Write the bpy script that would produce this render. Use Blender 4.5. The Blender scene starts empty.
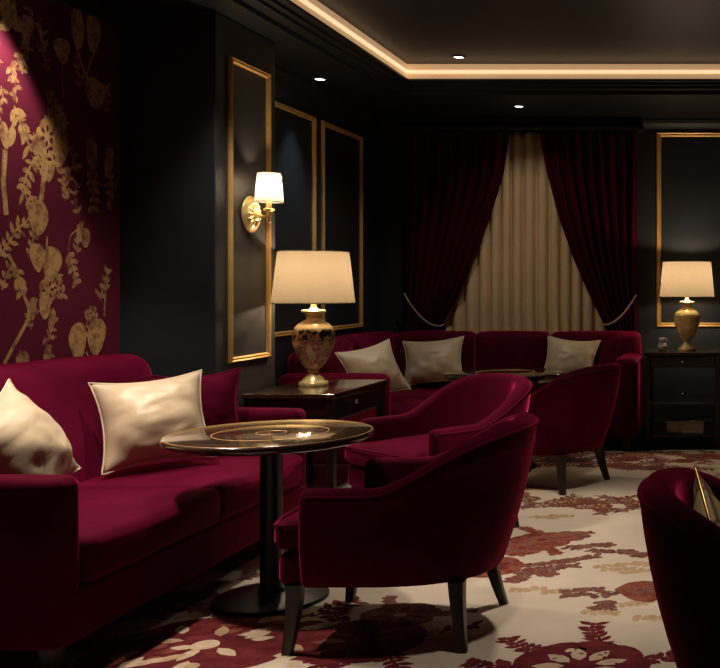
import bpy, bmesh, math, random
from mathutils import Vector, Matrix, noise
PI = math.pi
R = random.Random(7)
scene = bpy.context.scene
COL = scene.collection

# ------------------------------------------------------------------ helpers
def new_mat(name):
    m = bpy.data.materials.new(name); m.use_nodes = True
    nt = m.node_tree
    return m, nt, nt.nodes['Principled BSDF']

def ramp(nt, fac, stops):
    r = nt.nodes.new('ShaderNodeValToRGB')
    el = r.color_ramp.elements
    while len(el) < len(stops): el.new(0.5)
    for e, (p, c) in zip(el, stops):
        e.position = p; e.color = (*c, 1)
    nt.links.new(fac, r.inputs['Fac'])
    return r.outputs['Color']

def noise_tex(nt, scale, detail=3, rough=0.55, coord='Object', stretch=None):
    tc = nt.nodes.new('ShaderNodeTexCoord')
    n = nt.nodes.new('ShaderNodeTexNoise')
    n.inputs['Scale'].default_value = scale
    n.inputs['Detail'].default_value = detail
    n.inputs['Roughness'].default_value = rough
    if stretch:
        mp = nt.nodes.new('ShaderNodeMapping'); mp.inputs['Scale'].default_value = stretch
        nt.links.new(tc.outputs[coord], mp.inputs['Vector'])
        nt.links.new(mp.outputs['Vector'], n.inputs['Vector'])
    else:
        nt.links.new(tc.outputs[coord], n.inputs['Vector'])
    return n.outputs['Fac']

def bump(nt, b, h, strength=0.2, dist=0.01):
    n = nt.nodes.new('ShaderNodeBump')
    n.inputs['Strength'].default_value = strength
    n.inputs['Distance'].default_value = dist
    nt.links.new(h, n.inputs['Height'])
    nt.links.new(n.outputs['Normal'], b.inputs['Normal'])

def mat_simple(name, c, rough=0.5, metal=0.0, var=0.15, scale=8, bmp=0.0, bscale=60, spec=0.5, stretch=None, coat=0):
    m, nt, b = new_mat(name)
    f = noise_tex(nt, scale, stretch=stretch)
    lo = tuple(x*(1-var) for x in c); hi = tuple(min(1, x*(1+var)) for x in c)
    nt.links.new(ramp(nt, f, [(0.3, lo), (0.7, hi)]), b.inputs['Base Color'])
    b.inputs['Roughness'].default_value = rough
    b.inputs['Metallic'].default_value = metal
    b.inputs['Specular IOR Level'].default_value = spec
    b.inputs['Coat Weight'].default_value = coat
    b.inputs['Coat Roughness'].default_value = 0.06
    if bmp: bump(nt, b, noise_tex(nt, bscale), bmp)
    return m

def mat_velvet(name, c, sheen, tint, sr=0.35):
    m, nt, b = new_mat(name)
    f = noise_tex(nt, 5, 4, 0.6)
    nt.links.new(ramp(nt, f, [(0.3, tuple(x*0.8 for x in c)), (0.7, tuple(x*1.2 for x in c))]), b.inputs['Base Color'])
    b.inputs['Roughness'].default_value = 0.75
    b.inputs['Specular IOR Level'].default_value = 0.02
    b.inputs['Sheen Weight'].default_value = sheen
    b.inputs['Sheen Roughness'].default_value = sr
    b.inputs['Sheen Tint'].default_value = (*tint, 1)
    bump(nt, b, noise_tex(nt, 9, 3, 0.5), 0.12, 0.02)
    return m

def mat_emit(name, c, s):
    m, nt, b = new_mat(name)
    b.inputs['Base Color'].default_value = (*c, 1)
    b.inputs['Emission Color'].default_value = (*c, 1)
    b.inputs['Emission Strength'].default_value = s
    return m

def mat_shade(name, c, rough=0.9):
    m, nt, b = new_mat(name)
    out = nt.nodes['Material Output']
    f = noise_tex(nt, 220, 2, stretch=(1, 1, 0.15))
    col = ramp(nt, f, [(0.3, tuple(x*0.93 for x in c)), (0.7, c)])
    tr = nt.nodes.new('ShaderNodeBsdfTranslucent'); nt.links.new(col, tr.inputs['Color'])
    df = nt.nodes.new('ShaderNodeBsdfDiffuse'); nt.links.new(col, df.inputs['Color'])
    mx = nt.nodes.new('ShaderNodeMixShader'); mx.inputs['Fac'].default_value = 0.4
    nt.links.new(tr.outputs[0], mx.inputs[1]); nt.links.new(df.outputs[0], mx.inputs[2])
    nt.links.new(mx.outputs[0], out.inputs['Surface'])
    return m

M = {}
M['velvet'] = mat_velvet('burgundy_velvet', (0.070, 0.0018, 0.0135), 1.0, (1.0, 0.045, 0.205), 0.30)
M['velvet_pipe'] = mat_velvet('burgundy_piping', (0.10, 0.004, 0.02), 0.6, (0.95, 0.06, 0.22))
M['curtain'] = mat_velvet('wine_curtain_velvet', (0.034, 0.0014, 0.007), 0.12, (0.6, 0.03, 0.12))
M['cream'] = mat_simple('cream_satin', (0.56, 0.43, 0.28), 0.42, 0, 0.06, 6, 0.10, 30, 0.4)
M['cream_pipe'] = mat_simple('cream_piping', (0.66, 0.53, 0.36), 0.5)
M['drape_cream'] = mat_simple('cream_drape', (0.60, 0.43, 0.24), 0.8, 0, 0.06, 5, 0.05, 90, 0.2)
M['wall'] = mat_simple('charcoal_navy_paint', (0.0110, 0.0150, 0.0185), 0.55, 0, 0.15, 3, 0.03, 120, 0.35)
M['wall_pillar'] = mat_simple('charcoal_panel_paint', (0.024, 0.0235, 0.024), 0.5, 0, 0.12, 3, 0.03, 120, 0.35)
M['ceil'] = mat_simple('black_ceiling_paint', (0.0068, 0.0070, 0.0074), 0.5, 0, 0.1, 3, 0, 60, 0.35)
M['floor'] = mat_simple('dark_floorboards', (0.016, 0.012, 0.010), 0.4, 0, 0.3, 2, 0, 60, 0.4, (1, 12, 1))
M['gold'] = mat_simple('brushed_gold', (0.72, 0.42, 0.13), 0.34, 1.0, 0.12, 14, 0.05, 40)
M['gold_trim'] = mat_simple('gold_moulding', (0.72, 0.43, 0.14), 0.42, 0.45, 0.12, 14, 0.04, 60)
M['gold_pol'] = mat_simple('polished_gold', (0.95, 0.66, 0.27), 0.25, 0.4, 0.2, 22, 0.25, 26)
M['silver'] = mat_simple('silver_metal', (0.62, 0.60, 0.58), 0.25, 1.0, 0.1, 20)
M['wood'] = mat_simple('espresso_wood', (0.022, 0.0105, 0.0075), 0.28, 0, 0.4, 3, 0.03, 30, 0.5, (1, 14, 14), 0.25)
M['wood_leg'] = mat_simple('espresso_leg', (0.014, 0.008, 0.006), 0.38, 0, 0.3, 6, 0, 30, 0.5)
M['wood_top'] = mat_simple('polished_walnut_top', (0.050, 0.026, 0.015), 0.16, 0, 0.35, 2.2, 0.012, 20, 0.6, (1, 9, 1), 0.6)
M['black_metal'] = mat_simple('black_iron', (0.010, 0.010, 0.011), 0.35, 0.3, 0.2, 12)
M['shade'] = mat_shade('warm_linen_shade', (0.125, 0.103, 0.073))
M['shade_pale'] = mat_shade('pale_linen_shade', (0.215, 0.205, 0.18))
M['led'] = mat_emit('warm_led_strip', (1.0, 0.64, 0.34), 0.34)
M['led_bright'] = mat_emit('warm_led_core', (1.0, 0.70, 0.42), 1.0)
M['lens'] = mat_emit('downlight_lens', (0.90, 0.95, 1.0), 5.0)
M['cream_box'] = mat_simple('cream_board', (0.70, 0.58, 0.40), 0.7)
M['page'] = mat_simple('paper_pages', (0.55, 0.47, 0.34), 0.8)
M['rope'] = mat_simple('taupe_rope', (0.30, 0.17, 0.14), 0.7, 0, 0.2, 60)
M['glass_grey'] = mat_simple('smoked_glass', (0.55, 0.53, 0.52), 0.12, 0.4, 0.1, 20)
M['carpet'] = mat_simple('cream_carpet', (0.62, 0.515, 0.395), 0.95, 0, 0.10, 2.2, 0.35, 260, 0.1)
def mottled(name, a, b_, scale, lo=0.42, hi=0.58, rough=0.95, spec=0.1, metal=0):
    m, nt, b = new_mat(name)
    f = noise_tex(nt, scale, 5, 0.7)
    nt.links.new(ramp(nt, f, [(lo, a), (hi, b_)]), b.inputs['Base Color'])
    b.inputs['Roughness'].default_value = rough; b.inputs['Specular IOR Level'].default_value = spec
    b.inputs['Metallic'].default_value = metal
    return m
M['c_wine'] = mottled('carpet_wine', (0.105, 0.012, 0.016), (0.16, 0.022, 0.026), 14)
M['c_rust'] = mottled('carpet_rust', (0.17, 0.035, 0.024), (0.27, 0.085, 0.052), 16)
M['c_plum'] = mottled('carpet_plum', (0.14, 0.045, 0.040), (0.22, 0.10, 0.075), 20)
M['c_tan'] = mottled('carpet_tan', (0.42, 0.27, 0.14), (0.50, 0.35, 0.20), 20)
M['c_cream'] = mottled('carpet_petal', (0.52, 0.38, 0.25), (0.60, 0.46, 0.32), 20)
M['paper'] = mottled('wine_wallpaper', (0.075, 0.0040, 0.016), (0.095, 0.0052, 0.021), 5, 0.3, 0.7, 0.6, 0.3)
M['p_gold'] = mottled('wallpaper_gold_print', (0.15, 0.058, 0.026), (0.42, 0.25, 0.095), 24, 0.36, 0.56, 0.5, 0.4)
M['p_dim'] = mottled('wallpaper_shade_and_sprig_print', (0.12, 0.040, 0.024), (0.36, 0.20, 0.085), 24, 0.38, 0.60, 0.55, 0.3)  # gold print darkened for the weak light by the pillar; filler sprigs too

# patterned vase of the near lamp
def vase_mat():
    m, nt, b = new_mat('mosaic_vase_glaze')
    tc = nt.nodes.new('ShaderNodeTexCoord')
    v = nt.nodes.new('ShaderNodeTexVoronoi'); v.feature = 'F1'; v.inputs['Scale'].default_value = 44
    nt.links.new(tc.outputs['Object'], v.inputs['Vector'])
    sep = nt.nodes.new('ShaderNodeSeparateColor'); nt.links.new(v.outputs['Color'], sep.inputs['Color'])
    up = ramp(nt, sep.outputs['Red'], [(0.0, (0.03, 0.025, 0.02)), (0.55, (0.07, 0.055, 0.035)), (0.62, (0.55, 0.36, 0.16)), (1.0, (0.75, 0.55, 0.30))])
    lo = ramp(nt, sep.outputs['Red'], [(0.0, (0.80, 0.58, 0.30)), (0.55, (0.85, 0.66, 0.42)), (0.60, (0.52, 0.18, 0.14)), (1.0, (0.70, 0.40, 0.30))])
    xyz = nt.nodes.new('ShaderNodeSeparateXYZ'); nt.links.new(tc.outputs['Object'], xyz.inputs['Vector'])
    band = ramp(nt, xyz.outputs['Z'], [(0.262, (0, 0, 0)), (0.275, (1, 1, 1)), (0.335, (1, 1, 1)), (0.348, (0, 0, 0))])
    gold = ramp(nt, xyz.outputs['Z'], [(0.335, (0, 0, 0)), (0.350, (1, 1, 1))])
    mx = nt.nodes.new('ShaderNodeMix'); mx.data_type = 'RGBA'
    nt.links.new(band, mx.inputs[0]); nt.links.new(lo, mx.inputs[6]); nt.links.new(up, mx.inputs[7])
    mx2 = nt.nodes.new('ShaderNodeMix'); mx2.data_type = 'RGBA'
    nt.links.new(gold, mx2.inputs[0]); nt.links.new(mx.outputs[2], mx2.inputs[6]); mx2.inputs[7].default_value = (0.85, 0.64, 0.33, 1)
    nt.links.new(mx2.outputs[2], b.inputs['Base Color'])
    b.inputs['Metallic'].default_value = 0.15; b.inputs['Roughness'].default_value = 0.3
    bump(nt, b, v.outputs['Distance'], 0.35, 0.004)
    return m
M['vase'] = vase_mat()
def cush_mat():
    m, nt, b = new_mat('cream_damask_print')
    tc = nt.nodes.new('ShaderNodeTexCoord')
    v = nt.nodes.new('ShaderNodeTexVoronoi'); v.feature = 'DISTANCE_TO_EDGE'; v.inputs['Scale'].default_value = 9
    nt.links.new(tc.outputs['Object'], v.inputs['Vector'])
    nt.links.new(ramp(nt, v.outputs['Distance'], [(0.03, (0.22, 0.10, 0.04)), (0.07, (0.58, 0.42, 0.22))]), b.inputs['Base Color'])
    b.inputs['Roughness'].default_value = 0.6
    return m
M['damask'] = cush_mat()

def finish(name, bm, mats, parent=None, loc=(0, 0, 0), smooth=True, sub=0, solid=0, bevel=0, world=False, angle=None):
    if world and parent is not None:
        bmesh.ops.translate(bm, vec=-Vector(parent.location), verts=bm.verts)
    bmesh.ops.recalc_face_normals(bm, faces=bm.faces)
    me = bpy.data.meshes.new(name); bm.to_mesh(me); bm.free()
    if not isinstance(mats, (list, tuple)): mats = [mats]
    for m in mats: me.materials.append(M[m] if isinstance(m, str) else m)
    o = bpy.data.objects.new(name, me); COL.objects.link(o)
    o.location = loc
    if parent is not None: o.parent = parent
    if smooth:
        me.polygons.foreach_set('use_smooth', [True]*len(me.polygons))
        if angle is not None:
            me.set_sharp_from_angle(angle=math.radians(angle))
    if bevel:
        md = o.modifiers.new('bevel', 'BEVEL'); md.width = bevel; md.segments = 2; md.limit_method = 'ANGLE'
    if solid:
        md = o.modifiers.new('solid', 'SOLIDIFY'); md.thickness = solid; md.offset = 0
    if sub:
        md = o.modifiers.new('sub', 'SUBSURF'); md.levels = sub; md.render_levels = sub
    return o

def tag(o, label, cat, group=None):
    o['label'] = label; o['category'] = cat
    if group: o['group'] = group
    return o
def struct(o):
    o['kind'] = 'structure'; return o
def thing(name, label, cat, loc=(0, 0, 0), rotz=0, group=None):
    o = bpy.data.objects.new(name, None); COL.objects.link(o)
    o.empty_display_size = 0.1
    o.location = loc; o.rotation_euler = (0, 0, rotz)
    return tag(o, label, cat, group)
def dup(root, loc, rotz, label, group=None):
    r = root.copy(); COL.objects.link(r); r.location = loc; r.rotation_euler = (root.rotation_euler.x, root.rotation_euler.y, rotz)
    r['label'] = label
    if group: r['group'] = group
    for ch in list(root.children):
        c = ch.copy(); COL.objects.link(c); c.parent = r
        for g in list(ch.children):
            d = g.copy(); COL.objects.link(d); d.parent = c
    return r

def box(bm, x0, x1, y0, y1, z0, z1, mi=0):
    vs = [bm.verts.new(p) for p in ((x0,y0,z0),(x1,y0,z0),(x1,y1,z0),(x0,y1,z0),(x0,y0,z1),(x1,y0,z1),(x1,y1,z1),(x0,y1,z1))]
    for q in ((0,3,2,1),(4,5,6,7),(0,1,5,4),(1,2,6,5),(2,3,7,6),(3,0,4,7)):
        f = bm.faces.new([vs[i] for i in q]); f.material_index = mi
    return vs

def rbox(bm, x0, x1, y0, y1, z0, z1, r=0.03, nm=6, puff=(0, 0, 0, 0, 0, 0), mat=None, wr=0, seed=0):
    """rounded box; puff = bulge of (-x,+x,-y,+y,-z,+z) faces"""
    c = Vector(((x0+x1)/2, (y0+y1)/2, (z0+z1)/2)); h = Vector(((x1-x0)/2, (y1-y0)/2, (z1-z0)/2))
    r = min(r, min(h)*0.999)
    def axis(hh):
        a = [hh-r + r*math.tan(PI/4*k/4) for k in range(5)]
        n = max(1, nm)
        mid = [-(hh-r) + 2*(hh-r)*k/n for k in range(1, n)]
        return [-v for v in reversed(a)] + mid + a
    ax = [axis(h[i]) for i in range(3)]
    def rounded(p):
        q = Vector([max(-(h[i]-r), min(h[i]-r, p[i])) for i in range(3)])
        d = p - q
        s = q + d.normalized()*r if d.length > 1e-9 else q
        u = [max(-1, min(1, s[i]/h[i])) for i in range(3)]
        for i in range(3):
            j, k = [a for a in range(3) if a != i]
            w = (1-u[j]**2)*(1-u[k]**2)
            if puff[2*i] and u[i] < 0: s[i] -= puff[2*i]*w*min(1, abs(u[i])**3)
            if puff[2*i+1] and u[i] > 0: s[i] += puff[2*i+1]*w*min(1, abs(u[i])**3)
        if wr:
            n = noise.noise(Vector((s.x*5+seed, s.y*5, s.z*5)))
            s = s + s.normalized()*wr*n
        s = s + c
        return mat @ s if mat else s
    for i in range(3):
        j, k = [(1, 2), (2, 0), (0, 1)][i]
        for sg in (-1, 1):
            g = []
            for a in ax[j]:
                row = []
                for b in ax[k]:
                    p = Vector((0, 0, 0)); p[i] = sg*h[i]; p[j] = a; p[k] = b
                    row.append(bm.verts.new(rounded(p)))
                g.append(row)
            for a in range(len(g)-1):
                for b in range(len(g[0])-1):
                    bm.faces.new((g[a][b], g[a+1][b], g[a+1][b+1], g[a][b+1]))
    bmesh.ops.remove_doubles(bm, verts=bm.verts, dist=1e-5)

def lathe(bm, prof, n=40, mat=None, cap=True, c=(0, 0, 0)):
    rings = []
    for (r, z) in prof:
        ring = []
        for i in range(n):
            a = 2*PI*i/n
            p = Vector((c[0]+r*math.cos(a), c[1]+r*math.sin(a), c[2]+z))
            ring.append(bm.verts.new(mat @ p if mat else p))
        rings.append(ring)
    for a, b in zip(rings, rings[1:]):
        for i in range(n):
            bm.faces.new((a[i], a[(i+1) % n], b[(i+1) % n], b[i]))
    if cap:
        bm.faces.new(list(reversed(rings[0]))); bm.faces.new(rings[-1])

def tube(bm, pts, rad, n=8, closed=False):
    pts = [Vector(p) for p in pts]
    rr = rad if isinstance(rad, (list, tuple)) else [rad]*len(pts)
    rings = []; N = len(pts)
    ref = None
    for i, p in enumerate(pts):
        a = pts[(i-1) % N] if (closed or i > 0) else p
        b = pts[(i+1) % N] if (closed or i < N-1) else p
        t = (b-a).normalized()
        if ref is None:
            ref = t.orthogonal().normalized()
        ref = (ref - t*ref.dot(t)).normalized()
        w = t.cross(ref)
        rings.append([bm.verts.new(p + (ref*math.cos(2*PI*k/n) + w*math.sin(2*PI*k/n))*rr[i]) for k in range(n)])
    for i in range(N if closed else N-1):
        A, B = rings[i], rings[(i+1) % N]
        for k in range(n):
            bm.faces.new((A[k], A[(k+1) % n], B[(k+1) % n], B[k]))
    if not closed:
        bm.faces.new(list(reversed(rings[0]))); bm.faces.new(rings[-1])

def leg_bm(top, bot, wt, wb, z0, z1, curve=0.0):
    """square tapered leg from (x,y) top to bottom, rounded corners"""
    bm = bmesh.new(); rings = []
    for k in range(7):
        t = k/6
        x = top[0]+(bot[0]-top[0])*t**1.5; y = top[1]+(bot[1]-top[1])*t**1.5
        z = z1+(z0-z1)*t; w = (wt+(wb-wt)*t)/2
        ring = []
        for i in range(12):
            a = 2*PI*(i+0.5)/12
            cx, cy = math.cos(a), math.sin(a)
            s = w/max(abs(cx), abs(cy))*0.94
            s = min(s, w*1.22)
            ring.append(bm.verts.new((x+cx*s, y+cy*s, z)))
        rings.append(ring)
    for A, B in zip(rings, rings[1:]):
        for i in range(12): bm.faces.new((A[i], A[(i+1) % 12], B[(i+1) % 12], B[i]))
    bm.faces.new(rings[0]); bm.faces.new(list(reversed(rings[-1])))
    return bm

# camera constants: eye at (0,0,1.3) looking along +Y; F = focal length in pixels
F, CX, CY, EYE = 1000.0, 720.0, 286.0, 1.3
cam = bpy.data.cameras.new('camera'); camo = bpy.data.objects.new('camera', cam); COL.objects.link(camo)
camo.location = (0, 0, EYE); camo.rotation_euler = (PI/2, 0, 0)
cam.sensor_fit = 'HORIZONTAL'; cam.sensor_width = 36; cam.lens = 36*F/720
cam.shift_x = (360-CX)/720; cam.shift_y = -(334-CY)/720
cam.clip_start = 0.02
scene.camera = camo

# ------------------------------------------------------------------ the room
XL, XP, XR, XRT = -3.15, -2.65, -3.0, 2.6      # wallpaper wall, pillar face, recess wall, right wall
YP0, YP1, YB, YF = 5.25, 5.96, 8.75, -0.9
ZS, ZT = 2.75, 2.95                              # soffit, tray ceiling
TX0, TX1, TY0, TY1 = -2.31, 2.31, 0.2, 7.41      # tray opening

bm = bmesh.new(); box(bm, -3.4, 2.8, -1.1, 9.0, -0.12, -0.006)
struct(finish('floor', bm, 'floor', smooth=False))
bm = bmesh.new(); box(bm, -3.4, 2.8, YB, YB+0.15, -0.006, ZT+0.1)
struct(finish('wall_back', bm, 'wall', smooth=False))
bm = bmesh.new(); box(bm, -3.4, XR, YP1-0.05, YB, -0.006, ZS)
struct(finish('wall_recess', bm, 'wall', smooth=False))
bm = bmesh.new(); box(bm, -3.4, XP, YP0, YP1, -0.006, ZS)
bm.faces.ensure_lookup_table(); bm.faces[2].material_index = 1
struct(finish('wall_pillar', bm, ['wall_pillar', 'wall'], smooth=False, bevel=0.006))
bm = bmesh.new(); box(bm, XRT, XRT+0.15, -1.1, YB, -0.006, ZT+0.1)
struct(finish('wall_right', bm, 'wall', smooth=False))
bm = bmesh.new(); box(bm, -3.4, XRT, YF-0.15, YF, -0.006, ZT+0.1)
struct(finish('wall_front', bm, 'wall', smooth=False))

# ceiling: soffit ring with stepped inner edge, LED riser, upper tray
bm = bmesh.new()
steps = [(0.25, ZS), (0.17, ZS), (0.17, ZS+0.03), (0.09, ZS+0.03), (0.09, ZS+0.05), (0.05, ZS+0.05), (0.05, ZS+0.07), (0.0, ZS+0.07), (0.0, ZS+0.085)]
def rect_ring(off, z): return [bm.verts.new(p) for p in ((TX0-off, TY0-off, z), (TX1+off, TY0-off, z), (TX1+off, TY1+off, z), (TX0-off, TY1+off, z))]
rings = [[bm.verts.new(p) for p in ((-3.4, -1.1, ZS), (2.8, -1.1, ZS), (2.8, 9.0, ZS), (-3.4, 9.0, ZS))]]
for off, z in steps: rings.append(rect_ring(off, z))
rings.append(rect_ring(0.03, ZS+0.085)); rings.append(rect_ring(0.03, ZT)); 
for A, B in zip(rings, rings[1:]):
    for i in range(4): bm.faces.new((A[i], A[(i+1) % 4], B[(i+1) % 4], B[i]))
bm.faces.new(rings[-1])
# closing slab above
tv = [bm.verts.new(p) for p in ((-3.4, -1.1, ZT+0.12), (2.8, -1.1, ZT+0.12), (2.8, 9.0, ZT+0.12), (-3.4, 9.0, ZT+0.12))]
bm.faces.new(tv)
for i in range(4): bm.faces.new((rings[0][i], rings[0][(i+1) % 4], tv[(i+1) % 4], tv[i]))
struct(finish('ceiling', bm, 'ceil', smooth=False))

def crown(name, p0, p1, inward, prof=((0.0, 2.655), (0.012, 2.655), (0.016, 2.675), (0.035, 2.69), (0.06, 2.715), (0.068, 2.735), (0.085, 2.738), (0.085, ZS), (0.0, ZS))):
    bm = bmesh.new(); p0 = Vector((*p0, 0)); p1 = Vector((*p1, 0)); n = Vector((*inward, 0))
    A = [bm.verts.new(p0+n*o+Vector((0, 0, z))) for o, z in prof]
    B = [bm.verts.new(p1+n*o+Vector((0, 0, z))) for o, z in prof]
    k = len(prof)
    for i in range(k): bm.faces.new((A[i], A[(i+1) % k], B[(i+1) % k], B[i]))
    bm.faces.new(A); bm.faces.new(list(reversed(B)))
    struct(finish(name, bm, 'ceil', smooth=False))
crown('trim_1', (XR, YB), (XRT, YB), (0, -1))
crown('trim_2', (XR, YP1), (XR, YB-0.085), (1, 0))
crown('trim_3', (XL, YF), (XL, YP0), (1, 0))
bm = bmesh.new(); box(bm, XR, XRT, YB-0.018, YB, -0.006, 0.13)
struct(finish('baseboard_back', bm, 'wall', smooth=False, bevel=0.004))
bm = bmesh.new(); box(bm, XRT-0.018, XRT, YF, YB-0.018, -0.006, 0.13)
struct(finish('baseboard_right', bm, 'wall', smooth=False, bevel=0.004))

def panel_frame(name, axis, pos, a0, a1, z0, z1, w=0.034, d=0.022):
    """gold picture-frame moulding. axis 'x': on wall x=pos facing +x, a along y; 'y': on wall y=pos facing -y, a along x"""
    bm = bmesh.new()
    prof = [(0, 0), (0.0, d*0.6), (w*0.22, d), (w*0.45, d*0.7), (w*0.75, d*0.9), (w, d*0.4), (w, 0)]
    loops = []
    for (o, h) in prof:
        pts = [(a0+o, z0+o), (a1-o, z0+o), (a1-o, z1-o), (a0+o, z1-o)]
        loops.append([bm.verts.new((pos+h, a, z) if axis == 'x' else (a, pos-h, z)) for a, z in pts])
    for A, B in zip(loops, loops[1:]):
        for i in range(4): bm.faces.new((A[i], A[(i+1) % 4], B[(i+1) % 4], B[i]))
    for i in range(4): bm.faces.new((loops[0][i], loops[0][(i+1) % 4], loops[-1][(i+1) % 4], loops[-1][i]))
    return struct(finish(name, bm, 'gold_trim', smooth=False))
panel_frame('trim_4', 'x', XP, 5.385, 5.862, 0.885, 2.54, 0.028)
panel_frame('trim_5', 'x', XR, 6.55, 7.385, 0.955, 2.545)
panel_frame('trim_6', 'x', XR, 7.52, 8.35, 0.955, 2.545)
panel_frame('trim_7', 'y', YB, -0.555, 1.05, 0.94, 2.645, 0.04)
panel_frame('trim_8', 'y', YB, 1.2, 2.45, 0.94, 2.645, 0.04)

# ------------------------------------------------------------------ printed surfaces (wallpaper, carpet)
class Print:
    def __init__(s, mapf, off): s.bm = bmesh.new(); s.map = mapf; s.mi = 1; s.off = off; s.k = 0; s.rank = 5
    def poly(s, pts, mi):
        s.k += 1
        lift = s.off*(s.rank+0.02*(s.k % 40))
        vs = [s.bm.verts.new(s.map(x, y, lift)) for x, y in pts]
        try: f = s.bm.faces.new(vs); f.material_index = mi
        except ValueError: pass
    def leaf(s, x, y, w, h, ang=0, mi=1, pear=0.25, n=18, wob=0.05):
        """pear / leaf outline centred at x,y"""
        pts = []
        ca, sa = math.cos(ang), math.sin(ang)
        ph = R.random()*9
        for i in range(n):
            a = 2*PI*i/n
            u = math.cos(a)*w/2*(1+pear*math.sin(a))*(1+wob*math.sin(5*a+ph)); v = math.sin(a)*h/2*(1+wob*math.sin(3*a+ph))
            pts.append((x+u*ca-v*sa, y+u*sa+v*ca))
        s.poly(pts, mi)
    def blade(s, x, y, ang, L, w, mi=1):
        ca, sa = math.cos(ang), math.sin(ang)
        o = [(0, 0), (0.25, 0.42), (0.55, 0.5), (0.82, 0.26), (1, 0), (0.82, -0.26), (0.55, -0.5), (0.25, -0.42)]
        s.poly([(x+u*L*ca-v*w*sa, y+u*L*sa+v*w*ca) for u, v in o], mi)
    def stem(s, pts, w, mi=1):
        L, Rr = [], []
        for i, (x, y) in enumerate(pts):
            a = pts[max(0, i-1)]; b = pts[min(len(pts)-1, i+1)]
            tx, ty = b[0]-a[0], b[1]-a[1]; l = math.hypot(tx, ty) or 1
            nx, ny = -ty/l*w/2, tx/l*w/2
            L.append((x+nx, y+ny)); Rr.append((x-nx, y-ny))
        for i in range(len(pts)-1):
            s.poly([L[i], L[i+1], Rr[i+1], Rr[i]], mi)
    def fern(s, pts, w, L, lw, n, mi=1):
        rk = s.rank; s.rank = 1
        s.stem(pts, w, mi)
        seg = len(pts)-1
        for k in range(n):
            t = (k+0.3)/n*seg; i = min(seg-1, int(t)); f = t-i
            x = pts[i][0]+(pts[i+1][0]-pts[i][0])*f; y = pts[i][1]+(pts[i+1][1]-pts[i][1])*f
            a = math.atan2(pts[i+1][1]-pts[i][1], pts[i+1][0]-pts[i][0])
            for sg in (-1, 1):
                s.blade(x, y, a+sg*(0.7+0.5*R.random()), L*(0.7+0.5*R.random()), lw*(0.8+0.4*R.random()), mi)
        s.rank = rk
    def flower(s, x, y, r, n, mi_out, mi_in=None, squash=1.0, rot=0, core=None):
        rk = s.rank; s.rank = 2
        for k in range(n):
            a = rot+2*PI*k/n
            s.leaf(x+math.cos(a)*r*0.58, y+math.sin(a)*r*0.58*squash, r*0.80, r*0.84, a-PI/2, mi_out, 0.3)
        s.leaf(x, y, r*1.1, r*1.1*squash, 0, mi_out, 0)
        s.rank = 3
        if mi_in is not None:
            for k in range(n):
                a = rot+2*PI*(k+0.5)/n
                s.blade(x+math.cos(a)*r*0.22, y+math.sin(a)*r*0.22*squash, a, r*0.48, r*0.24, mi_in)
        s.rank = 4
        if core is not None: s.leaf(x, y, r*0.3, r*0.3*squash, 0, core, 0)
        s.rank = rk

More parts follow.
